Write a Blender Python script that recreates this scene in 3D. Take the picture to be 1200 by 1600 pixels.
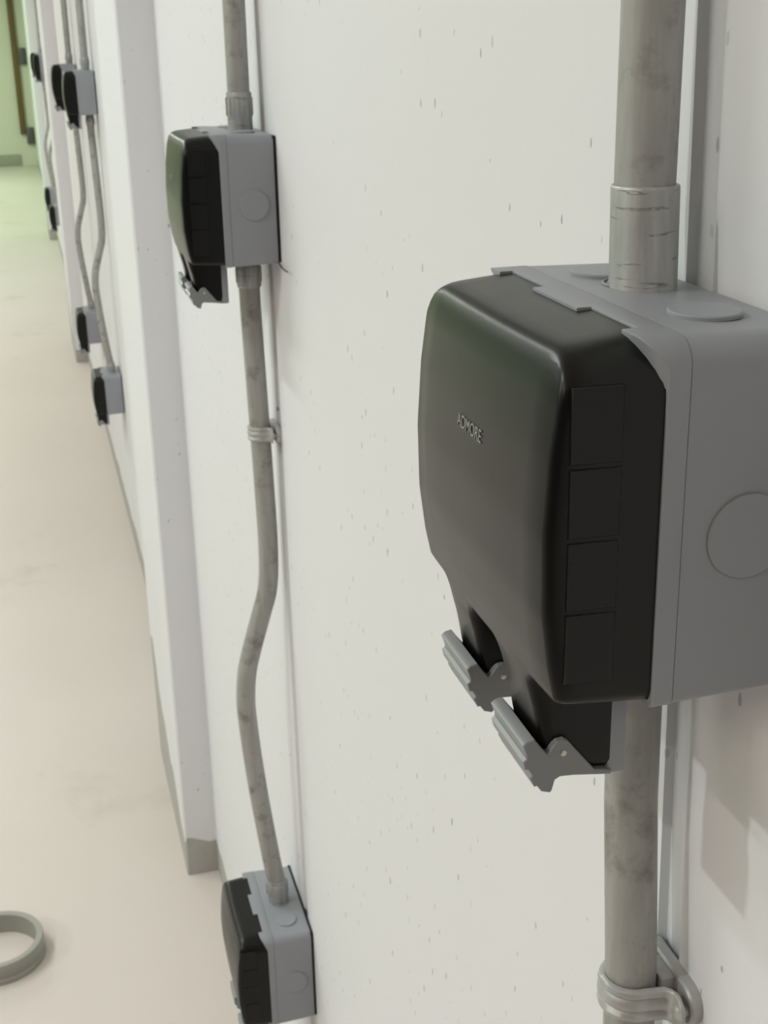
import bpy, bmesh, math, random
from mathutils import Vector, Matrix
for o in list(bpy.data.objects):
    bpy.data.objects.remove(o)
S = bpy.context.scene
COL = S.collection
CH = 1.84            # camera height above the floor (camera stands at x=0, y=0)
W = 0.27             # wall face
PD = 0.072           # pilaster depth

# ------------------------------------------------------------------ camera
cam_d = bpy.data.cameras.new('camera')
cam = bpy.data.objects.new('camera', cam_d)
COL.objects.link(cam)
cam_d.sensor_fit = 'VERTICAL'
cam_d.sensor_height = 36.0
cam_d.lens = 2058.0 / 1600.0 * 36.0
cam_d.clip_start = 0.02
ax_r = Vector((0.96524241, -0.26053941, -0.02064715))
ax_d = Vector((-0.1080563, -0.32589506, -0.93921044))
ax_f = Vector((0.23797253, 0.9087968, -0.34272066))
cam.matrix_world = Matrix(((ax_r.x, -ax_d.x, -ax_f.x, 0), (ax_r.y, -ax_d.y, -ax_f.y, 0),
                           (ax_r.z, -ax_d.z, -ax_f.z, CH), (0, 0, 0, 1)))
cam_d.dof.use_dof = True
cam_d.dof.focus_distance = 0.47
cam_d.dof.aperture_fstop = 46.0
S.camera = cam

# ------------------------------------------------------------------ world, lamps, exposure
world = bpy.data.worlds.new('world')
S.world = world
world.use_nodes = True
world.node_tree.nodes['Background'].inputs[0].default_value = (0.9, 0.95, 1.0, 1)
world.node_tree.nodes['Background'].inputs[1].default_value = 0.05
S.view_settings.view_transform = 'Standard'
S.view_settings.look = 'None'
S.view_settings.gamma = 1.0
S.view_settings.use_curve_mapping = False
S.view_settings.exposure = 0.08

def lamp(x, y, z, power, color, size=0.15, sy=None):
    d = bpy.data.lights.new('ceiling_or_fill_light', 'AREA')
    d.shape = 'RECTANGLE' if sy else 'DISK'
    d.size = size
    if sy:
        d.size_y = sy
    d.energy = power
    d.color = color
    o = bpy.data.objects.new('ceiling_or_fill_light', d)
    COL.objects.link(o)
    o.location = (x, y, z)
    return o

GREEN = (0.91, 1.0, 0.965)
PINK = (1.0, 0.935, 0.92)
WARM_FILL = (1.0, 0.84, 0.69)
FAR = (0.78, 1.0, 0.72)
CEIL = 3.3
LZ = CEIL - 0.03
lamp(-1.90, 0.55, LZ, 23, GREEN, 0.10)
lamp(-1.6, 3.1, LZ, 52, GREEN, 0.15, 2.4)
lamp(-1.6, 7.6, LZ, 34, PINK, 0.15, 2.4)
lamp(-1.6, 10.6, LZ, 48, GREEN, 0.3)
lamp(-1.6, 14.5, LZ, 55, FAR, 0.3)
lamp(-1.6, 18.5, LZ, 75, FAR, 0.3)
lamp(-4.4, 17.0, LZ, 90, FAR, 0.3, 1.2)
lamp(-4.4, 0.9, LZ, 66, PINK, 0.3, 1.2)  # pink row at left: unseen fill, added for soft light on the wall
lamp(-4.4, 6.0, LZ, 36, PINK, 0.3, 1.2)
lamp(-4.4, 10.5, LZ, 42, PINK, 0.3, 1.2)
lamp(-2.2, -1.3, LZ, 27, WARM_FILL, 0.3, 1.2)  # fill behind the camera, added to lift the camera-facing sides

# ------------------------------------------------------------------ materials
def new_mat(name):
    m = bpy.data.materials.new(name)
    m.use_nodes = True
    nt = m.node_tree
    return m, nt, nt.nodes['Principled BSDF']

def N(nt, kind, **kw):
    n = nt.nodes.new(kind)
    for k, v in kw.items():
        if k in n.inputs:
            n.inputs[k].default_value = v
        else:
            setattr(n, k, v)
    return n

def coords(nt, scale=(1, 1, 1), obj=False, loc=(0, 0, 0)):
    if obj:
        src = N(nt, 'ShaderNodeTexCoord').outputs['Object']
    else:
        src = N(nt, 'ShaderNodeNewGeometry').outputs['Position']
    mp = N(nt, 'ShaderNodeMapping')
    mp.inputs['Scale'].default_value = scale
    mp.inputs['Location'].default_value = loc
    nt.links.new(src, mp.inputs['Vector'])
    return mp.outputs['Vector']

def ramp(nt, fac, stops):
    r = N(nt, 'ShaderNodeValToRGB')
    while len(r.color_ramp.elements) < len(stops):
        r.color_ramp.elements.new(0.5)
    for e, (p, c) in zip(r.color_ramp.elements, stops):
        e.position = p
        e.color = (*c, 1) if len(c) == 3 else c
    nt.links.new(fac, r.inputs['Fac'])
    return r.outputs['Color']

def mixc(nt, fac, a, b, mode='MIX'):
    m = N(nt, 'ShaderNodeMix', data_type='RGBA', blend_type=mode)
    for sock, v in ((m.inputs['Factor'], fac), (m.inputs['A'], a), (m.inputs['B'], b)):
        pass
    ins = [i for i in m.inputs if i.enabled]
    ins = {'F': m.inputs[0], 'A': m.inputs[6], 'B': m.inputs[7]}
    for k, v in (('F', fac), ('A', a), ('B', b)):
        if hasattr(v, 'is_linked') or isinstance(v, bpy.types.NodeSocket):
            nt.links.new(v, ins[k])
        elif isinstance(v, (int, float)):
            ins[k].default_value = v
        else:
            ins[k].default_value = (*v, 1)
    return m.outputs[2]

def mth(nt, op, a, b=None, c=None):
    m = N(nt, 'ShaderNodeMath', operation=op)
    for i, v in enumerate((a, b, c)):
        if v is None:
            continue
        if isinstance(v, bpy.types.NodeSocket):
            nt.links.new(v, m.inputs[i])
        else:
            m.inputs[i].default_value = v
    return m.outputs[0]

def noise(nt, vec, scale, detail=3, rough=0.55):
    n = N(nt, 'ShaderNodeTexNoise')
    n.inputs['Scale'].default_value = scale
    n.inputs['Detail'].default_value = detail
    n.inputs['Roughness'].default_value = rough
    nt.links.new(vec, n.inputs['Vector'])
    return n.outputs['Fac']

def bump(nt, bsdf, h, strength, dist):
    b = N(nt, 'ShaderNodeBump')
    b.inputs['Strength'].default_value = strength
    b.inputs['Distance'].default_value = dist
    nt.links.new(h, b.inputs['Height'])
    nt.links.new(b.outputs['Normal'], bsdf.inputs['Normal'])

def plaster(name, base, base2, base_stain=True):
    m, nt, b = new_mat(name)
    v = coords(nt)
    big = noise(nt, v, 2.2, 4)
    col = mixc(nt, big, base, base2)
    # air holes: sparse, elongated pits clustered by a broad noise
    sx0 = N(nt, 'ShaderNodeSeparateXYZ'); nt.links.new(v, sx0.inputs[0])
    cb = N(nt, 'ShaderNodeCombineXYZ')
    nt.links.new(mth(nt, 'ADD', sx0.outputs['X'], sx0.outputs['Y']), cb.inputs[0])
    nt.links.new(mth(nt, 'MULTIPLY', sx0.outputs['Z'], 0.42), cb.inputs[1])
    vs = cb.outputs[0]
    wob = N(nt, 'ShaderNodeTexNoise'); wob.inputs['Scale'].default_value = 260
    nt.links.new(vs, wob.inputs['Vector'])
    add = N(nt, 'ShaderNodeVectorMath', operation='MULTIPLY_ADD')
    nt.links.new(wob.outputs['Color'], add.inputs[0]); add.inputs[1].default_value = (0.0022,) * 3
    nt.links.new(vs, add.inputs[2])
    vor = N(nt, 'ShaderNodeTexVoronoi', voronoi_dimensions='2D'); vor.inputs['Scale'].default_value = 62
    nt.links.new(add.outputs[0], vor.inputs['Vector'])
    sep = N(nt, 'ShaderNodeSeparateColor'); nt.links.new(vor.outputs['Color'], sep.inputs['Color'])
    cl = noise(nt, coords(nt, (1, 1, 0.6), loc=(3.1, 1.7, 0.3)), 7.0, 2)
    thr = mth(nt, 'MULTIPLY_ADD', cl, 1.7, -0.62)                 # share of cells that carry a pit
    on = mth(nt, 'LESS_THAN', sep.outputs['Red'], thr)
    rad = mth(nt, 'MULTIPLY_ADD', sep.outputs['Green'], 0.085, 0.015)
    pit = mth(nt, 'MULTIPLY', on, mth(nt, 'LESS_THAN', vor.outputs['Distance'], rad))
    fade = mth(nt, 'MULTIPLY', pit, mth(nt, 'MULTIPLY_ADD', sep.outputs['Blue'], 0.55, 0.2))
    col = mixc(nt, fade, col, (0.14, 0.135, 0.11))
    if base_stain:
        # bare cement where the paint stops above the floor
        sx = N(nt, 'ShaderNodeSeparateXYZ'); nt.links.new(v, sx.inputs[0])
        hgt = mth(nt, 'MULTIPLY_ADD', noise(nt, coords(nt, (1, 1, 0.25)), 6.0, 4), 0.08, 0.055)
        ph = mth(nt, 'MODULO', mth(nt, 'SUBTRACT', sx.outputs['Y'], 2.66), 5.365)
        front = mth(nt, 'LESS_THAN', sx.outputs['X'], W - PD + 0.003)
        rise = mth(nt, 'MULTIPLY', mth(nt, 'MULTIPLY', front, mth(nt, 'MINIMUM', ph, 0.6)), mth(nt, 'MULTIPLY', noise(nt, coords(nt, (1, 1, 0.5), loc=(0, 0.37, 0)), 7.0, 4), 0.9))
        hgt = mth(nt, 'ADD', hgt, rise)
        bare = mth(nt, 'LESS_THAN', sx.outputs['Z'], hgt)
        grey = mixc(nt, noise(nt, v, 30, 4), (0.31, 0.30, 0.265), (0.45, 0.43, 0.385))
        col = mixc(nt, mth(nt, 'MULTIPLY', bare, 0.85), col, grey)
    nt.links.new(col, b.inputs['Base Color'])
    b.inputs['Roughness'].default_value = 0.62
    fine = noise(nt, v, 160, 5, 0.6)
    mid = noise(nt, coords(nt, (1, 1, 0.5)), 28, 3)
    h = mth(nt, 'ADD', mth(nt, 'MULTIPLY', fine, 0.25), mth(nt, 'MULTIPLY', mid, 0.9))
    h = mth(nt, 'SUBTRACT', h, mth(nt, 'MULTIPLY', pit, 0.8))
    bump(nt, b, h, 0.35, 0.0012)
    return m

M_WALL = plaster('painted_concrete_wall', (0.785, 0.785, 0.80), (0.757, 0.757, 0.772))

def floor_mat():
    m, nt, b = new_mat('cement_floor')
    v = coords(nt)
    col = mixc(nt, noise(nt, v, 1.1, 5), (0.605, 0.545, 0.50), (0.69, 0.625, 0.575))
    st = ramp(nt, noise(nt, coords(nt, (1, 0.8, 1), loc=(0.4, 0.9, 0)), 1.7, 6, 0.62),
              [(0.0, (0, 0, 0)), (0.60, (0, 0, 0)), (0.70, (0.5, 0.5, 0.5)), (1, (0.7, 0.7, 0.7))])
    col = mixc(nt, st, col, (0.46, 0.44, 0.37))
    nt.links.new(col, b.inputs['Base Color'])
    b.inputs['Roughness'].default_value = 0.42
    bump(nt, b, noise(nt, v, 45, 4), 0.12, 0.002)
    return m
M_FLOOR = floor_mat()

def plain(name, col, rough=0.5, metal=0.0, var=0.0, vs=40, bmp=0.0, bd=0.0004, spec=0.5, bscale=400):
    m, nt, b = new_mat(name)
    b.inputs['Roughness'].default_value = rough
    b.inputs['Metallic'].default_value = metal
    b.inputs['Specular IOR Level'].default_value = spec
    v = coords(nt, obj=True)
    c2 = tuple(max(0, c * (1 - var)) for c in col)
    nt.links.new(mixc(nt, noise(nt, v, vs, 4), col, c2), b.inputs['Base Color'])
    if bmp:
        bump(nt, b, noise(nt, v, bscale, 3), bmp, bd)
    return m

M_CEIL = plain('ceiling_paint', (0.74, 0.74, 0.73), 0.8)
M_LEFT = plain('pale_green_wall', (0.46, 0.59, 0.46), 0.6)
M_BACK = plain('dark_reflection_wall', (0.012, 0.012, 0.013), 0.9)  # near-black to darken what the cover flanks reflect
M_FAR = plain('far_green_wall', (0.68, 0.68, 0.56), 0.6, var=0.08, vs=0.8)
M_SKIRT = plain('green_grey_skirting', (0.34, 0.35, 0.28), 0.6)
M_POST = plain('brown_timber', (0.16, 0.105, 0.028), 0.55, var=0.4, vs=4)
M_GREY = plain('grey_moulded_plastic', (0.305, 0.316, 0.345), 0.42, var=0.05, vs=25, bmp=0.10, bd=0.0002, bscale=1500)
M_LATCH = plain('grey_latch_plastic', (0.25, 0.26, 0.268), 0.36, var=0.05, vs=60)
M_GASK = plain('black_rubber', (0.012, 0.012, 0.012), 0.8)
M_TAB = plain('dark_grey_plastic', (0.085, 0.085, 0.085), 0.5)
M_PIN = plain('bright_steel', (0.62, 0.60, 0.56), 0.35, 0.7)
M_TEXT = plain('embossed_lettering', (0.27, 0.27, 0.25), 0.5)
M_PVC = plain('grey_green_pvc', (0.34, 0.335, 0.295), 0.45, var=0.12, vs=14)

def cover_mat():
    m, nt, b = new_mat('smoked_black_plastic')
    b.inputs['Base Color'].default_value = (0.004, 0.004, 0.0037, 1)
    b.inputs['Roughness'].default_value = 0.27
    b.inputs['Specular IOR Level'].default_value = 0.34
    v = coords(nt, obj=True)
    r = mth(nt, 'MULTIPLY_ADD', noise(nt, v, 22, 4), 0.08, 0.29)
    nt.links.new(r, b.inputs['Roughness'])
    bump(nt, b, noise(nt, v, 1800, 2), 0.05, 0.0002)
    return m
M_COVER = cover_mat()

def galv(name, c1, c2, rough, scratch):
    m, nt, b = new_mat(name)
    v = coords(nt, (1, 1, 0.12), obj=True)
    a = noise(nt, v, 120, 4, 0.6)
    c = noise(nt, coords(nt, obj=True), 38, 5, 0.65)
    col = mixc(nt, ramp(nt, a, [(0.3, (0, 0, 0)), (0.7, (1, 1, 1))]), c1, c2)
    dirt = ramp(nt, c, [(0.0, (0, 0, 0)), (0.54, (0, 0, 0)), (0.72, (0.6, 0.6, 0.6))])
    col = mixc(nt, dirt, col, (0.13, 0.115, 0.09))
    if scratch:
        s = noise(nt, coords(nt, (1, 1, 9), obj=True), 40, 3)
        ss = ramp(nt, s, [(0, (0, 0, 0)), (0.60, (0, 0, 0)), (0.66, (0.7, 0.7, 0.7)), (0.70, (0, 0, 0)), (1, (0, 0, 0))])
        col = mixc(nt, ss, col, (0.10, 0.09, 0.075))
    nt.links.new(col, b.inputs['Base Color'])
    b.inputs['Metallic'].default_value = 0.35
    r = mth(nt, 'MULTIPLY_ADD', c, 0.25, rough - 0.12)
    nt.links.new(r, b.inputs['Roughness'])
    bump(nt, b, mth(nt, 'ADD', a, c), 0.12, 0.0006)
    return m
M_PIPE = galv('galvanised_steel', (0.44, 0.435, 0.415), (0.34, 0.335, 0.315), 0.55, False)
M_COUP = galv('scratched_galvanised_steel', (0.52, 0.52, 0.50), (0.35, 0.35, 0.34), 0.44, True)
M_CLAMP = galv('zinc_cast_clamp', (0.50, 0.50, 0.485), (0.42, 0.42, 0.405), 0.46, False)

# ------------------------------------------------------------------ helpers
def link(name, me, mat=None, parent=None, smooth=35):
    if mat:
        me.materials.clear()
        me.materials.append(mat)
    if smooth:
        for p in me.polygons:
            p.use_smooth = True
        me.set_sharp_from_angle(angle=math.radians(smooth))
    o = bpy.data.objects.new(name, me)
    COL.objects.link(o)
    if parent:
        o.parent = parent
    return o

def from_bm(name, bm, mat=None, parent=None, smooth=35):
    bmesh.ops.recalc_face_normals(bm, faces=bm.faces[:])
    me = bpy.data.meshes.new(name)
    bm.to_mesh(me)
    bm.free()
    return link(name, me, mat, parent, smooth)

def thing(name, label, cat, loc, group=None):
    o = bpy.data.objects.new(name, None)
    COL.objects.link(o)
    o.empty_display_size = 0.02
    o.location = loc
    o['label'] = label
    o['category'] = cat
    if group:
        o['group'] = group
    return o

def copy_tree(o, loc, label, group=None):
    r = o.copy(); COL.objects.link(r)
    r.location = loc; r['label'] = label
    if group:
        r['group'] = group
    for ch in o.children:
        c = ch.copy(); COL.objects.link(c); c.parent = r
        for g in ch.children:
            d = g.copy(); COL.objects.link(d); d.parent = c
    return r

def add_box(bm, lo, hi, bev=0.0):
    vs = [bm.verts.new((x, y, z)) for x in (lo[0], hi[0]) for y in (lo[1], hi[1]) for z in (lo[2], hi[2])]
    fs = [(0, 1, 3, 2), (4, 6, 7, 5), (0, 4, 5, 1), (2, 3, 7, 6), (0, 2, 6, 4), (1, 5, 7, 3)]
    faces = [bm.faces.new([vs[i] for i in f]) for f in fs]
    if bev:
        es = list({e for f in faces for e in f.edges})
        bmesh.ops.bevel(bm, geom=es, offset=bev, segments=2, affect='EDGES', profile=0.5)

def box_obj(name, lo, hi, mat, parent=None, bev=0.0, smooth=35):
    bm = bmesh.new(); add_box(bm, lo, hi, bev)
    return from_bm(name, bm, mat, parent, smooth)

def fillet(poly, n=6):
    """poly: list of (y, z, r); returns a dense list of (y, z)"""
    out = []
    L = len(poly)
    for i, (y, z, r) in enumerate(poly):
        p = Vector((y, z)); a = Vector(poly[i - 1][:2]); c = Vector(poly[(i + 1) % L][:2])
        d1 = (a - p).normalized(); d2 = (c - p).normalized()
        if r <= 0:
            out.append((y, z)); continue
        ang = d1.angle(d2)
        t = r / math.tan(ang / 2)
        s = p + d1 * t; e = p + d2 * t
        ctr = p + (d1 + d2).normalized() * (r / math.sin(ang / 2))
        va = s - ctr; vb = e - ctr
        tot = va.angle(vb)
        cr = va.x * vb.y - va.y * vb.x
        sg = 1 if cr > 0 else -1
        for k in range(n + 1):
            th = sg * tot * k / n
            out.append((ctr.x + va.x * math.cos(th) - va.y * math.sin(th), ctr.y + va.x * math.sin(th) + va.y * math.cos(th)))
    return out

def area2(pts):
    return sum(pts[i - 1][0] * p[1] - p[0] * pts[i - 1][1] for i, p in enumerate(pts))

def inset(pts, d):
    """move every point inwards by d (mitred)"""
    sg = 1 if area2(pts) > 0 else -1
    out = []
    L = len(pts)
    for i, p in enumerate(pts):
        a = Vector(p) - Vector(pts[i - 1]); b = Vector(pts[(i + 1) % L]) - Vector(p)
        if a.length < 1e-7: a = b
        if b.length < 1e-7: b = a
        a.normalize(); b.normalize()
        n1 = Vector((-a.y, a.x)) * sg; n2 = Vector((-b.y, b.x)) * sg
        n = n1 + n2
        k = d / max(0.35, n.length_squared / 2)
        out.append((p[0] + n.x * k, p[1] + n.y * k))
    return out

def loft(bm, rings, closed_ends=(True, True), wrap=False):
    vr = [[bm.verts.new(p) for p in r] for r in rings]
    L = len(vr[0])
    pairs = list(zip(vr, vr[1:]))
    if wrap:
        pairs.append((vr[-1], vr[0]))
    for a, b in pairs:
        for i in range(L):
            bm.faces.new((a[i - 1], a[i], b[i], b[i - 1]))
    if not wrap:
        if closed_ends[0]: bm.faces.new(vr[0])
        if closed_ends[1]: bm.faces.new(vr[-1])
    return vr

def tube(bm, path, r, n=28, caps=True):
    path = [Vector(p) for p in path]
    rings = []
    rr = r if isinstance(r, (list, tuple)) else [r] * len(path)
    for i, p in enumerate(path):
        t = (path[min(i + 1, len(path) - 1)] - path[max(i - 1, 0)])
        t = t.normalized() if t.length > 1e-9 else Vector((0, 0, -1))
        u = t.cross(Vector((0, 1, 0))).normalized(); v = t.cross(u)
        rings.append([p + (u * math.cos(2 * math.pi * k / n) + v * math.sin(2 * math.pi * k / n)) * rr[i] for k in range(n)])
    loft(bm, rings, (caps, caps))

def spline(pts, sub=8):
    out = []
    P = [Vector(p) for p in pts]
    P = [P[0] * 2 - P[1]] + P + [P[-1] * 2 - P[-2]]
    for i in range(1, len(P) - 2):
        a, b, c, d = P[i - 1:i + 3]
        for k in range(sub):
            t = k / sub
            out.append(0.5 * ((2 * b) + (c - a) * t + (2 * a - 5 * b + 4 * c - d) * t * t + (3 * b - a - 3 * c + d) * t ** 3))
    out.append(P[-2])
    return out

def boolean(o, cutters, op='DIFFERENCE'):
    for c in cutters:
        md = o.modifiers.new('cut', 'BOOLEAN'); md.operation = op; md.object = c; md.solver = 'EXACT'
    dg = bpy.context.evaluated_depsgraph_get(); dg.update()
    me = bpy.data.meshes.new_from_object(o.evaluated_get(dg))
    o.modifiers.clear()
    o.data = me
    for c in cutters:
        bpy.data.objects.remove(c)
    for p in me.polygons: p.use_smooth = True
    me.set_sharp_from_angle(angle=math.radians(30))

# ------------------------------------------------------------------ setting
Y_END = 21.8
PILASTERS = [(2.635, 3.23), (8.0, 8.62), (13.35, 13.97)]
def structure(o):
    o['kind'] = 'structure'
    return o

def wall_right():
    """plan profile (x, y at z=top, y at z=floor), extruded from floor to ceiling"""
    pr = []
    GZ = 0.03
    grooves = [0.4970, 1.532, 4.762, 5.99]
    def g(yc):
        h = 0.0118
        ytop = yc + GZ * (CEIL - CH + 0.2); ybot = yc - GZ * (CH - 0.2)
        d = 0.0042
        return [(W, ytop - h, ybot - h), (W + d, ytop - h + 0.001, ybot - h + 0.001),
                (W + d, ytop + h - 0.002, ybot + h - 0.002), (W, ytop + h, ybot + h)]
    feats = [(yc, 'g') for yc in grooves] + [(a, 'p', b) for a, b in PILASTERS]
    feats.sort(key=lambda t: t[0])
    pr.append((W, -2.5, -2.5))
    for f in feats:
        if f[1] == 'g':
            pr += g(f[0])
        else:
            a, b = f[0], f[2]; c = 0.004
            pr += [(W, a, a), (W - PD + c, a, a), (W - PD, a + c, a + c), (W - PD, b - c, b - c), (W - PD + c, b, b), (W, b, b)]
    pr.append((W, Y_END, Y_END))
    bm = bmesh.new()
    top = [bm.verts.new((x, yt, CEIL)) for x, yt, yb in pr]
    bot = [bm.verts.new((x, yb, 0)) for x, yt, yb in pr]
    for i in range(len(pr) - 1):
        bm.faces.new((bot[i], bot[i + 1], top[i + 1], top[i]))
    # thickness behind
    t2 = [bm.verts.new((W + 0.2, y, CEIL)) for y in (-2.5, Y_END)]
    b2 = [bm.verts.new((W + 0.2, y, 0)) for y in (-2.5, Y_END)]
    bm.faces.new((b2[0], b2[1], t2[1], t2[0]))
    bm.faces.new((bot[0], top[0], t2[0], b2[0])); bm.faces.new((bot[-1], top[-1], t2[1], b2[1]))
    return structure(from_bm('wall_right', bm, M_WALL, None, 0))
wall_right()
structure(box_obj('floor', (-7, -2.5, -0.1), (W + 0.2, Y_END + 0.2, 0), M_FLOOR, None, 0, 0))
structure(box_obj('ceiling', (-7, -2.5, CEIL), (W + 0.2, Y_END + 0.2, CEIL + 0.1), M_CEIL, None, 0, 0))
structure(box_obj('wall_far', (-7, Y_END, 0), (W + 0.2, Y_END + 0.2, CEIL), M_FAR, None, 0, 0))
structure(box_obj('wall_left', (-7.2, -2.5, 0), (-7, Y_END, CEIL), M_LEFT, None, 0, 0))
structure(box_obj('wall_back_added', (-7, -2.7, 0), (W + 0.2, -2.5, CEIL), M_BACK, None, 0, 0))  # unseen dark partition, added close by so the cover flanks reflect dark
structure(box_obj('baseboard_far', (-7, Y_END - 0.03, 0), (0.02, Y_END, 0.17), M_SKIRT, None, 0.004))

# ------------------------------------------------------------------ socket box, local frame:
# origin on the wall at the middle of the box top; x = out of the wall is negative
ZT = CH - 0.1005
def X(x): return x - W
HW = 0.084
BOT = -0.1415

def outline(hw, top, bot, rt, rb, n=6):
    return fillet([(-hw, bot, rb), (hw, bot, rb), (hw, top, rt), (-hw, top, rt)], n)

XF = [(-0.098, .1765), (-.104, .1748), (-.109, .1715), (-.118, .1690), (-.14, .1660), (-.17, .1640), (-.2, .1645), (-.222, .1672),
      (-.234, .1697), (-.245, .1722), (-.253, .1743), (-.261, .1757), (-.268, .1768), (-.275, .1782), (-.287, .180)]
def xfront(ly, lz):
    z = lz - 0.1005
    if z >= XF[0][0]: x = XF[0][1]
    elif z <= XF[-1][0]: x = XF[-1][1]
    else:
        for (z0, x0), (z1, x1) in zip(XF, XF[1:]):
            if z0 >= z >= z1:
                t = (z0 - z) / (z0 - z1)
                x = x0 + (x1 - x0) * t
                break
    return x - 0.0018 * max(0.0, 1 - (ly / 0.08) ** 2)

def build_box(label, loc, group):
    root = thing('socket_box', label, 'socket', loc, group)
    # --- back box
    bm = bmesh.new()
    o0 = outline(HW, 0.0, BOT, 0.011, 0.004)
    rings = []
    for x, d in ((.2665, 0.0022), (.2655, 0.0014), (.2157, 0.0), (.2155, 0.0002)):
        rings.append([(X(x), y, z) for y, z in inset(o0, d)])
    loft(bm, rings)
    back = from_bm('back_box', bm, M_GREY, root)
    cut = []
    def ringcut(center, axis, r, w, dep):
        b = bmesh.new()
        n = 40
        rr = []
        for rad, dd in ((r, dep), (r, -dep * 2), (r + w, -dep * 2), (r + w, dep)):
            ring = []
            for k in range(n):
                a = 2 * math.pi * k / n
                if axis == 'z':
                    ring.append((center[0] + rad * math.cos(a) * 0.93, center[1] + rad * math.sin(a), center[2] - dd))
                else:
                    ring.append((center[0] + rad * math.cos(a), center[1] + dd * axis, center[2] + rad * math.sin(a)))
            rr.append(ring)
        loft(b, rr, wrap=True)
        cut.append(from_bm('cutter', b))
    for s in (-1, 1):
        ringcut((X(.2395), s * .046, 0.0), 'z', .0150, .0016, .0011)
    ringcut((X(.242), -HW, -.0755), 1, .0165, .0013, .0010)
    ringcut((X(.242), HW, -.0755), -1, .0165, .0013, .0010)
    boolean(back, cut)
    # raised knockout discs
    for s in (-1, 1):
        b = bmesh.new()
        rr = []
        for rad, h in ((.0148, -.0005), (.0148, .0008), (.0142, .0013), (.004, .0014)):
            rr.append([(X(.2395) + rad * .93 * math.cos(2 * math.pi * k / 40), s * .046 + rad * math.sin(2 * math.pi * k / 40), h) for k in range(40)])
        loft(b, rr)
        from_bm('knockout', b, M_GREY, root)
    for s in (-1, 1):
        b = bmesh.new()
        rr = []
        for rad, h in ((.0164, -.0006), (.0164, .0003), (.0159, .0007), (.004, .0008)):
            rr.append([(X(.242) + rad * math.cos(2 * math.pi * k / 40), s * (HW + h), -.0755 + rad * math.sin(2 * math.pi * k / 40)) for k in range(40)])
        loft(b, rr)
        from_bm('knockout', b, M_GREY, root)
    # concentric entry rings round the conduit hole
    EY = .0190
    b = bmesh.new()
    for rad in (.0105, .0128):
        rr = []
        for q in range(8):
            a = 2 * math.pi * q / 8
            rr.append([(X(.2415) + (rad + .0005 * math.cos(a)) * math.cos(2 * math.pi * k / 40), EY + (rad + .0005 * math.cos(a)) * math.sin(2 * math.pi * k / 40), .0001 + .0005 * math.sin(a)) for k in range(40)])
        loft(b, rr, wrap=True)
    from_bm('entry_ring', b, M_GREY, root)
    box_obj('back_gasket', (X(.2660), -HW + .003, BOT + .002), (X(.2699), HW - .003, -.003), M_GASK, root, .0008)

    # --- front frame with hinge lip on top (front edge x varies round the outline)
    LIP, FR, NOT = .1982, .2068, .2040
    notch = (.023, .063)
    def frame_ring(base):
        seq = []
        ztop = max(p[1] for p in base)
        for i, (y, z) in enumerate(base):
            xf = FR
            if z > ztop - .0112:                 # top corners sweep forward into the lip
                t = max(0.0, min(1.0, (z - ztop + .0112) / .0112))
                xf = FR + (LIP - FR) * t ** 1.3
            seq.append((y, z, xf))
            ny, nz = base[(i + 1) % len(base)]
            if abs(z - ztop) < 1e-5 and abs(nz - ztop) < 1e-5 and y > 0 > ny:      # two hinge notches in the top run
                for yy, a, c in ((notch[1], LIP, NOT), (notch[0], NOT, LIP), (-notch[0], LIP, NOT), (-notch[1], NOT, LIP)):
                    seq.append((yy + .00005, z, a)); seq.append((yy - .00005, z, c))
        return seq
    seq = frame_ring(outline(HW + .0003, .0003, BOT - .0003, .011, .004))
    yz = [(p[0], p[1]) for p in seq]
    i2 = inset(yz, .0003)
    i3 = [(p[0], p[1]) for p in frame_ring(outline(HW - .0022, -.0022, BOT + .0022, .0185, .003))]
    bm = bmesh.new()
    loft(bm, [[(X(.2153), y, z) for y, z in i2],
              [(X(.2148), y, z) for y, z in yz],
              [(X(p[2] + .0004), y, z) for p, (y, z) in zip(seq, yz)],
              [(X(p[2]), y, z) for p, (y, z) in zip(seq, i2)],
              [(X(p[2]), y, z) for p, (y, z) in zip(seq, i3)],
              [(X(.2153), y, z) for p, (y, z) in zip(seq, i3)]], wrap=True)
    frame = from_bm('front_frame', bm, M_GREY, root)
    # tongues behind the two cable outlets
    for s in (-1, 1):
        box_obj('outlet_tongue', (X(.2042), s * .035 - .0185, -.1866), (X(.2125), s * .035 + .0185, BOT + .006), M_GREY, root, .0015)

    # --- smoked cover
    hw = HW - .0012
    zt, zb, zf = -.0004, -.1398, -.1852
    f0, f1 = .0165, .0535
    poly = [(-hw, zb, .0062), (-f1, zb, .0022), (-f1, zf, .0058), (-f0, zf, .0058), (-f0, zb, .0045),
            (f0, zb, .0045), (f0, zf, .0058), (f1, zf, .0058), (f1, zb, .0022), (hw, zb, .0062), (hw, zt, .020), (-hw, zt, .020)]
    raw = fillet(poly, 6)
    pts = []
    for i, p in enumerate(raw):                # subdivide the straight runs so the profile can bow
        q = raw[(i + 1) % len(raw)]
        m = max(1, int(math.hypot(q[0] - p[0], q[1] - p[1]) / .006))
        pts += [(p[0] + (q[0] - p[0]) * k / m, p[1] + (q[1] - p[1]) * k / m) for k in range(m)]
    bm = bmesh.new()
    rings = []
    def xb(z): return .2070
    for fr, d in ((0, 0), (.12, .0003), (.45, .0011), (.78, .0021), (.90, .0027), (.96, .0035), (.99, .0044), (1.0, .0056)):
        r = []
        for (y0, z0), (y, z) in zip(pts, inset(pts, d)):
            r.append((X(xb(z) + (xfront(y, z) - xb(z)) * fr), y, z))
        rings.append(r)
    vr = loft(bm, rings, (False, False))
    capset = {bm.faces.new(vr[-1])}
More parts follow.
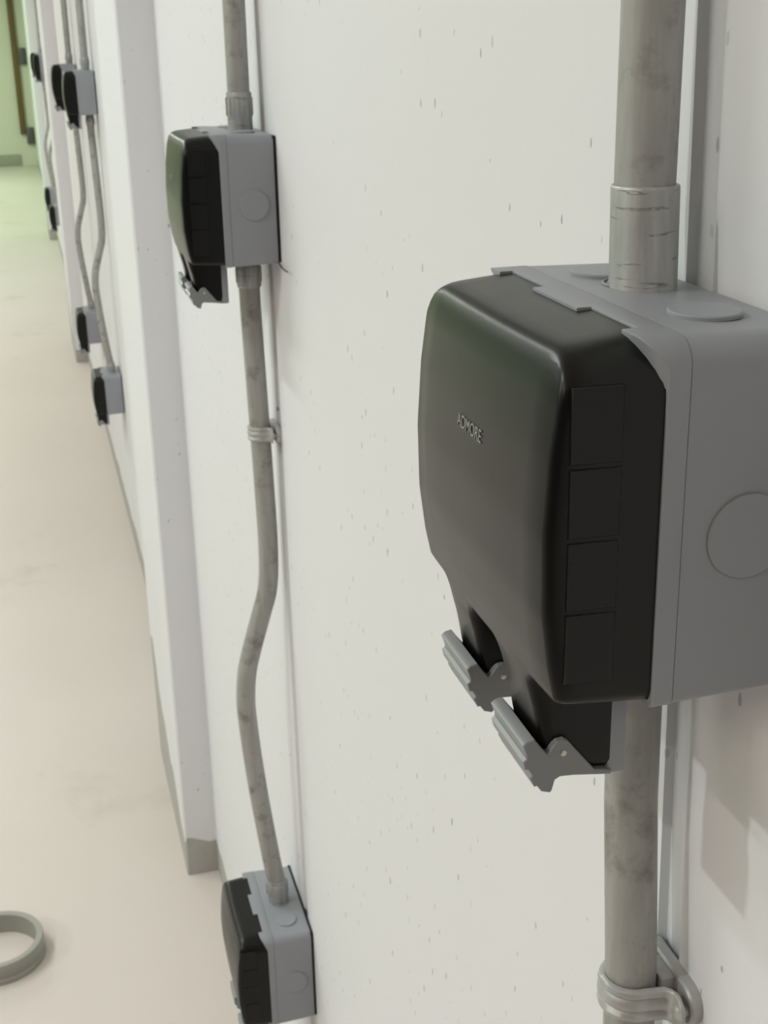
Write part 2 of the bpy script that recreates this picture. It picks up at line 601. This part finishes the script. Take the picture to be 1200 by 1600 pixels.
    for k in range(1, 40):
        zc = -.004 - k * .0045
        geom = list(capset) + list({e for f in capset for e in f.edges}) + list({v for f in capset for v in f.verts})
        r = bmesh.ops.bisect_plane(bm, geom=geom, plane_co=(0, 0, zc), plane_no=(0, 0, 1), dist=1e-6)
        capset = {g for g in r['geom'] if isinstance(g, bmesh.types.BMFace)}
    for k in range(-3, 4):
        geom = list(capset) + list({e for f in capset for e in f.edges}) + list({v for f in capset for v in f.verts})
        r = bmesh.ops.bisect_plane(bm, geom=geom, plane_co=(0, k * .02 + .001, 0), plane_no=(0, 1, 0), dist=1e-6)
        capset = {g for g in r['geom'] if isinstance(g, bmesh.types.BMFace)}
    for v in {v for f in capset for v in f.verts}:
        v.co.x = X(xfront(v.co.y, v.co.z))
    cover = from_bm('cover', bm, M_COVER, root, 50)
    # grip panels on the cover flanks
    for s in (-1, 1):
        for za, zc in ((-.0145, -.0422), (-.0440, -.0697), (-.0715, -.0977), (-.0995, -.1270)):
            b = bmesh.new()
            def pt(x, z, out):
                fr = (.207 - x) / (.207 - .165)
                return (X(x), s * (hw - fr * .0027 + out), z)
            lo = [pt(.1725, za, -.001), pt(.1725, zc, -.001), pt(.1915, zc, -.001), pt(.1915, za, -.001)]
            md = [pt(.1725, za, .0004), pt(.1725, zc, .0004), pt(.1915, zc, .0003), pt(.1915, za, .0003)]
            hi = [pt(.1728, za - .0003, .0009), pt(.1728, zc + .0003, .0009), pt(.1912, zc + .0003, .0006), pt(.1912, za - .0003, .0006)]
            loft(b, [lo, md, hi])
            from_bm('grip_panel', b, M_COVER, cover)
    for s in (-1, 1):
        bmt = bmesh.new()
        y0, y1 = sorted((s * .0245, s * .0615))
        add_box(bmt, (X(.1968), y0, -.0065), (X(.2036), y1, -.0014), .0004)
        from_bm('hinge_tab', bmt, M_TAB, cover)
    # embossed word
    cu = bpy.data.curves.new('lettering', 'FONT')
    cu.body = 'ADMORE'
    cu.size = .0076; cu.extrude = .0003; cu.align_x = 'CENTER'; cu.align_y = 'CENTER'; cu.space_character = 1.0
    to = bpy.data.objects.new('lettering', cu); COL.objects.link(to)
    dg = bpy.context.evaluated_depsgraph_get(); dg.update()
    me = bpy.data.meshes.new_from_object(to.evaluated_get(dg))
    bpy.data.objects.remove(to)
    for v in me.vertices:
        ly = -v.co.x * .95 + .001; lz = v.co.y - .0505
        v.co = Vector((X(xfront(ly, lz)) - .0001 - v.co.z, ly, lz))
    link('lettering', me, M_TEXT, cover, 0)

    # --- latches
    prof = [(.1674, -.2674), (.1692, -.2659), (.1723, -.2653), (.1752, -.2694), (.1778, -.2727), (.1786, -.2722), (.1805, -.2691), (.1822, -.2676), (.1850, -.2672),
            (.1866, -.2680), (.1905, -.2731), (.1985, -.2832), (.2060, -.2846), (.2058, -.2868), (.1890, -.2844), (.1836, -.2841), (.1814, -.2853), (.1802, -.2900), (.1794, -.2908), (.1757, -.2896),
            (.1738, -.2868), (.1726, -.2870), (.1706, -.2829), (.1716, -.2815), (.1699, -.2786), (.1686, -.2786), (.1676, -.2748), (.1690, -.2737), (.1690, -.2722)]
    def latch(yc):
        b = bmesh.new()
        hwl = .0192
        rings = []
        P = [(x - W, z + .1005) for x, z in prof]
        Q = list(P)
        for k, (x, z) in enumerate([(.1722, -.2690), (.1735, -.2725), (.1745, -.2750), (.1755, -.2770), (.1765, -.2790), (.1775, -.2810), (.1780, -.2825),
                                    (.1785, -.2835), (.1788, -.2838), (.1790, -.2840), (.1792, -.2843), (.1795, -.2847), (.1797, -.2850)]):
            Q[3 + k] = (x - W, z + .1005)
        for y, d in ((-hwl, .0004), (-hwl + .0004, 0), (-hwl + .0038, 0), (-hwl + .0040, 1), (hwl - .0040, 1), (hwl - .0038, 0), (hwl - .0004, 0), (hwl, .0004)):
            q = Q if d == 1 else (inset(P, d) if d else P)
            rings.append([(x, yc + y, z) for x, z in q])
        loft(b, rings)
        la = from_bm('latch', b, M_LATCH, root, 30)
        for sgn in (-1, 1):
            pb = bmesh.new()
            rr = []
            for rad, h in ((.0013, -.0008), (.0013, .0003), (.0009, .0005)):
                rr.append([(X(.1847) + rad * math.cos(2 * math.pi * k / 16), yc + sgn * (hwl + h), -.1728 + rad * math.sin(2 * math.pi * k / 16)) for k in range(16)])
            loft(pb, rr)
            from_bm('pin', pb, M_PIN, la)
    latch(-.035); latch(.035)
    return root

G_UP = 'weatherproof sockets of the upper row'
G_LOW = 'weatherproof sockets of the lower row'
YC = 0.484
box1 = build_box('large grey weatherproof socket with smoked black cover, nearest one at right', (W, YC, ZT), G_UP)
Y2 = 1.539
box2 = copy_tree(box1, (W, Y2, ZT), 'second nearest grey socket with black cover, high on wall, wire stub at its bottom corner', G_UP)
ZL = CH - 1.14
box2l = copy_tree(box1, (W, Y2, ZL), 'low grey socket under the bent conduit, cut by the bottom of the photo', G_LOW)
Y3, Y4 = 4.764, 6.0
copy_tree(box1, (W, Y3, ZT), 'upper grey socket beyond the first pilaster, front one of an overlapping pair', G_UP)
copy_tree(box1, (W, Y4, ZT), 'upper grey socket beyond the first pilaster, rear one of an overlapping pair', G_UP)
copy_tree(box1, (W, Y3 + .02, ZL), 'lower socket near the floor beyond the first pilaster, nearer of the two', G_LOW)
copy_tree(box1, (W, Y4, ZL), 'lower socket near the floor beyond the first pilaster, farther of the two', G_LOW)
Y5, Y6 = 10.1, 11.35
copy_tree(box1, (W, Y5, ZT), 'small distant upper socket peeping out beyond the second pilaster, nearer one', G_UP)
copy_tree(box1, (W, Y6, ZT), 'small distant upper socket beyond the second pilaster, just behind another', G_UP)
copy_tree(box1, (W, Y5, ZL), 'small distant lower socket beside the second pilaster, nearer and lower one', G_LOW)
copy_tree(box1, (W, Y6, ZL), 'small distant lower socket beside the second pilaster, farther and higher one', G_LOW)

# thin wire stub under the second socket
bm = bmesh.new()
tube(bm, spline([(X(.266), -.078, BOT + .003), (X(.2675), -.088, BOT - .001), (X(.266), -.115, BOT - .001), (X(.264), -.145, BOT + .002)], 5), .0007, 8)
from_bm('wire_stub', bm, M_GASK, box2)

# ------------------------------------------------------------------ conduits
def conduit(label, x, y, path, group, couplings=()):
    """path in world; origin of the thing at the path's lowest end"""
    org = Vector(path[-1])
    root = thing('conduit_pipe', label, 'pipe', org, group)
    bm = bmesh.new()
    tube(bm, [Vector(p) - org for p in path], .0125)
    from_bm('tube', bm, M_PIPE, root, 40)
    for kind, p0, p1 in couplings:
        a = Vector(p0) - org; b = Vector(p1) - org
        bm = bmesh.new()
        d = b - a
        if kind == 'plain':
            prof = [(0, .0122), (0, .0136), (.012, .0139), (.03, .0140), (.38, .0140), (.3804, .01395), (.392, .01395), (.3924, .0140), (.75, .0140), (.7504, .01395), (.762, .01395), (.7624, .0140), (1, .0140)]
        else:
            prof = [(0, .0126), (0, .0140), (.03, .0144), (.60, .0144), (.62, .0140), (.97, .0142), (1.0, .0138)]
        n = 28
        path2 = [a + d * t for t, r in prof]
        rings = []
        for (t, r), p in zip(prof, path2):
            rings.append([p + Vector((r * math.cos(2 * math.pi * k / n), r * math.sin(2 * math.pi * k / n), 0)) for k in range(n)])
        loft(bm, rings)
        cp = from_bm('coupling', bm, M_COUP, root, 40)
        if kind == 'ribbed':
            bm = bmesh.new()
            for k in range(10):
                an = 2 * math.pi * k / 10
                c = a + d * .35 + Vector((.0144 * math.cos(an), .0144 * math.sin(an), 0))
                add_box(bm, c - Vector((.0011, .0011, abs(d.z) * .22)), c + Vector((.0011, .0011, abs(d.z) * .22)), .0005)
            r = from_bm('grip_rib', bm, M_COUP, cp, 40)
    return root

G_P = 'galvanised conduits on the wall'
PX = .245
BZ = ZT + BOT
XP1, YP1 = .2425, .4965
conduit('thick galvanised conduit rising from the nearest socket to the top of the photo', PX, YP1,
        [(.2475, .5075, CEIL), (.2452, .5045, 2.2), (.2452, .5045, CH + .01), (.2447, .5035, ZT + .038), (XP1, YP1, ZT - .012)], G_P,
        [('plain', (.2440, .5015, ZT + .0400), (XP1, YP1, ZT - .004))])
conduit('galvanised conduit running down behind the nearest socket through a saddle clamp', PX, YP1,
        [(.246, .494, BZ + .02), (.2455, .4900, CH - .342), (.245, .4805, CH - .424), (.245, .475, CH - .6), (.245, .470, .03)], G_P)

def far_conduits(yc, lab_up, lab_low, nearest=False, tz=0.0):
    conduit(lab_up, PX, yc, [(PX, yc - .012, CEIL), (PX, yc, ZT + .035), (PX, yc, ZT - .01)], G_P,
            [('ribbed', (PX, yc, ZT + .040), (PX, yc, ZT - .004))])
    pts = [(.245, yc, BZ + .01), (.245, yc, CH - .30), (.247, yc, CH - .40), (.2495, yc, CH - .52), (.2505, yc, CH - .61), (.247, yc, CH - .664), (.237, yc, CH - .70), (.226, yc, CH - .735),
           (.215, yc, CH - .775), (.2105, yc, CH - .81), (.2105, yc, CH - .85), (.2175, yc, CH - .945), (.230, yc, CH - 1.06), (.2365, yc, CH - 1.11), (.2385, yc, ZL - .01)]
    conduit(lab_low, PX, yc, spline(pts, 6), G_P,
            [('ribbed', (.245, yc, BZ - .037), (.245, yc, BZ + .004)), ('ribbed', (.2362, yc, ZL + .036), (.2385, yc, ZL - .004))])
far_conduits(Y2, 'grey conduit rising above the second nearest socket', 'grey conduit with an S bend between the second nearest socket and the low socket')
far_conduits(Y3, 'thin distant conduit above the front socket of the overlapping pair', 'thin distant conduit with a bend below the front socket of the pair')
far_conduits(Y4, 'thin distant conduit above the rear socket of the overlapping pair', 'thin distant conduit with a bend below the rear socket of the pair')
far_conduits(Y5, 'faint far conduit above the nearer socket past the second pilaster', 'faint far conduit below the nearer socket past the second pilaster')
far_conduits(Y6, 'faint far conduit above the farther socket past the second pilaster', 'faint far conduit below the farther socket past the second pilaster')

# ------------------------------------------------------------------ saddle clamps
def clamp(label, xp, yp, z, xw, group):
    root = thing('saddle_clamp', label, 'pipe clamp', (xw, yp, z), group)
    ax = xp - xw                       # pipe axis in local x
    # oval base plate
    pl = fillet([(-.0275, -.0105, .0100), (.0275, -.0105, .0100), (.0275, .0105, .0100), (-.0275, .0105, .0100)], 8)
    bm = bmesh.new()
    loft(bm, [[(0, y, q) for y, q in pl], [(-.0050, y, q) for y, q in pl], [(-.0060, y, q) for y, q in inset(pl, .0012)]])
    from_bm('base_plate', bm, M_CLAMP, root)
    # spacer block between plate and pipe
    box_obj('spacer', (ax + .0118, -.009, -.0085), (-.005, .009, .0085), M_CLAMP, root, .001)
    # strap
    r = .0130
    xe = -.0105
    path = [(xe, -.0290), (xe, -.0270), (xe, -.0235), (xe, -.0200), (xe - .0012, -.0170), (xe - .004, -.0145)]
    for k in range(-8, 9):
        a = math.pi / 2 * k / 8 * 1.02
        path.append((ax - r * math.cos(a), r * math.sin(a)))
    path += [(xe - .004, .0145), (xe - .0012, .0170), (xe, .0200), (xe, .0235), (xe, .0270), (xe, .0290)]
    zs = [(-.0092, -.0004), (-.0082, .0012), (-.0058, .0017), (-.0036, .0001), (-.0014, .0017), (.0014, .0017), (.0036, .0001), (.0058, .0017), (.0082, .0012), (.0092, -.0004)]
    bm = bmesh.new()
    out = []; inn = []
    L = len(path)
    for i, (x, y) in enumerate(path):
        a = Vector(path[max(i - 1, 0)]); b = Vector(path[min(i + 1, L - 1)])
        t = (b - a).normalized(); n = Vector((-t.y, t.x))
        if n.x > 0 and abs(n.x) > abs(n.y) : n = -n
        if i < L / 2 and n.y > 0.3: n = -n
        if i > L / 2 and n.y < -0.3: n = -n
        w = 1.0
        if i in (0, L - 1): w = .35
        if i in (1, L - 2): w = .75
        if i in (3, 4, L - 4, L - 5): w = 0.98
        flat = 0.35 if (i < 5 or i > L - 6) else 1.0
        wob = 1 + .12 * math.sin(i * 1.3)
        out.append([bm.verts.new((x + n.x * (.0012 + d * flat * wob), y + n.y * (.0012 + d * flat * wob), q * w)) for q, d in zs])
        inn.append([bm.verts.new((x - n.x * .0002, y - n.y * .0002, q * w)) for q, d in zs])
    for i in range(L - 1):
        for k in range(len(zs) - 1):
            bm.faces.new((out[i][k], out[i + 1][k], out[i + 1][k + 1], out[i][k + 1]))
            bm.faces.new((inn[i][k], inn[i][k + 1], inn[i + 1][k + 1], inn[i + 1][k]))
        for k in (0, -1):
            bm.faces.new((out[i][k], inn[i][k], inn[i + 1][k], out[i + 1][k]))
    for i in (0, -1):
        for k in range(len(zs) - 1):
            bm.faces.new((out[i][k], out[i][k + 1], inn[i][k + 1], inn[i][k]))
    strap = from_bm('strap', bm, M_CLAMP, root, 45)
    for s in (-1, 1):
        b = bmesh.new()
        rr = []
        for rad, h in ((.0018, .006), (.0042, -.0006), (.0042, -.0014), (.0032, -.0024), (.0012, -.0028)):
            rr.append([(xe + h, s * .0225 + rad * math.cos(2 * math.pi * k / 18), rad * math.sin(2 * math.pi * k / 18)) for k in range(18)])
        loft(b, rr)
        from_bm('screw', b, M_CLAMP, root)
    return root
clamp('ribbed metal saddle clamp holding the conduit below the nearest socket', .245, .4795, CH - .4425, W, 'saddle clamps')
clamp('small metal saddle clamp on the conduit below the second nearest socket', .2485, Y2, CH - .458, W, 'saddle clamps')

# ------------------------------------------------------------------ ring lying on the floor
bm = bmesh.new()
n = 72
prof = [(.0985, 0), (.0985, .010), (.0955, .013), (.0955, .016), (.097, .018), (.097, .043), (.0955, .0455), (.0835, .0455), (.082, .044), (.082, 0)]
rings = []
for r, z in prof:
    rings.append([(r * math.cos(2 * math.pi * k / n), r * math.sin(2 * math.pi * k / n), z) for k in range(n)])
loft(bm, rings, wrap=True)
ring = from_bm('plastic_ring', bm, M_PVC, None, 40)
ring.location = (-.227, 2.463, 0)
ring['label'] = 'grey green plastic pipe ring lying on the floor at the lower left'
ring['category'] = 'ring'

# ------------------------------------------------------------------ far end details
post = box_obj('timber_post', (.055, Y_END - .06, .47), (.145, Y_END, CEIL - .001), M_POST, None, .004)
post['label'] = 'dark brown vertical timber post on the far green wall'
post['category'] = 'post'
def far_box(label, x0, x1, z0, z1):
    root = thing('junction_box', label, 'junction box', ((x0 + x1) / 2, Y_END, z0), 'junction boxes on the far wall')
    w = (x1 - x0) / 2; h = z1 - z0
    box_obj('back_box', (-w, -.05, 0), (w, 0, h), M_GREY, root, .004)
    box_obj('lid', (-w + .006, -.085, .006), (w - .006, -.05, h - .006), M_TAB, root, .008)
    return root
far_box('tiny grey box high on the far wall beside the brown post', .15, .255, CH - .36, CH - .12)
far_box('tiny grey box low on the far wall at the foot of the brown post', .14, .25, CH - 1.52, CH - 1.27)
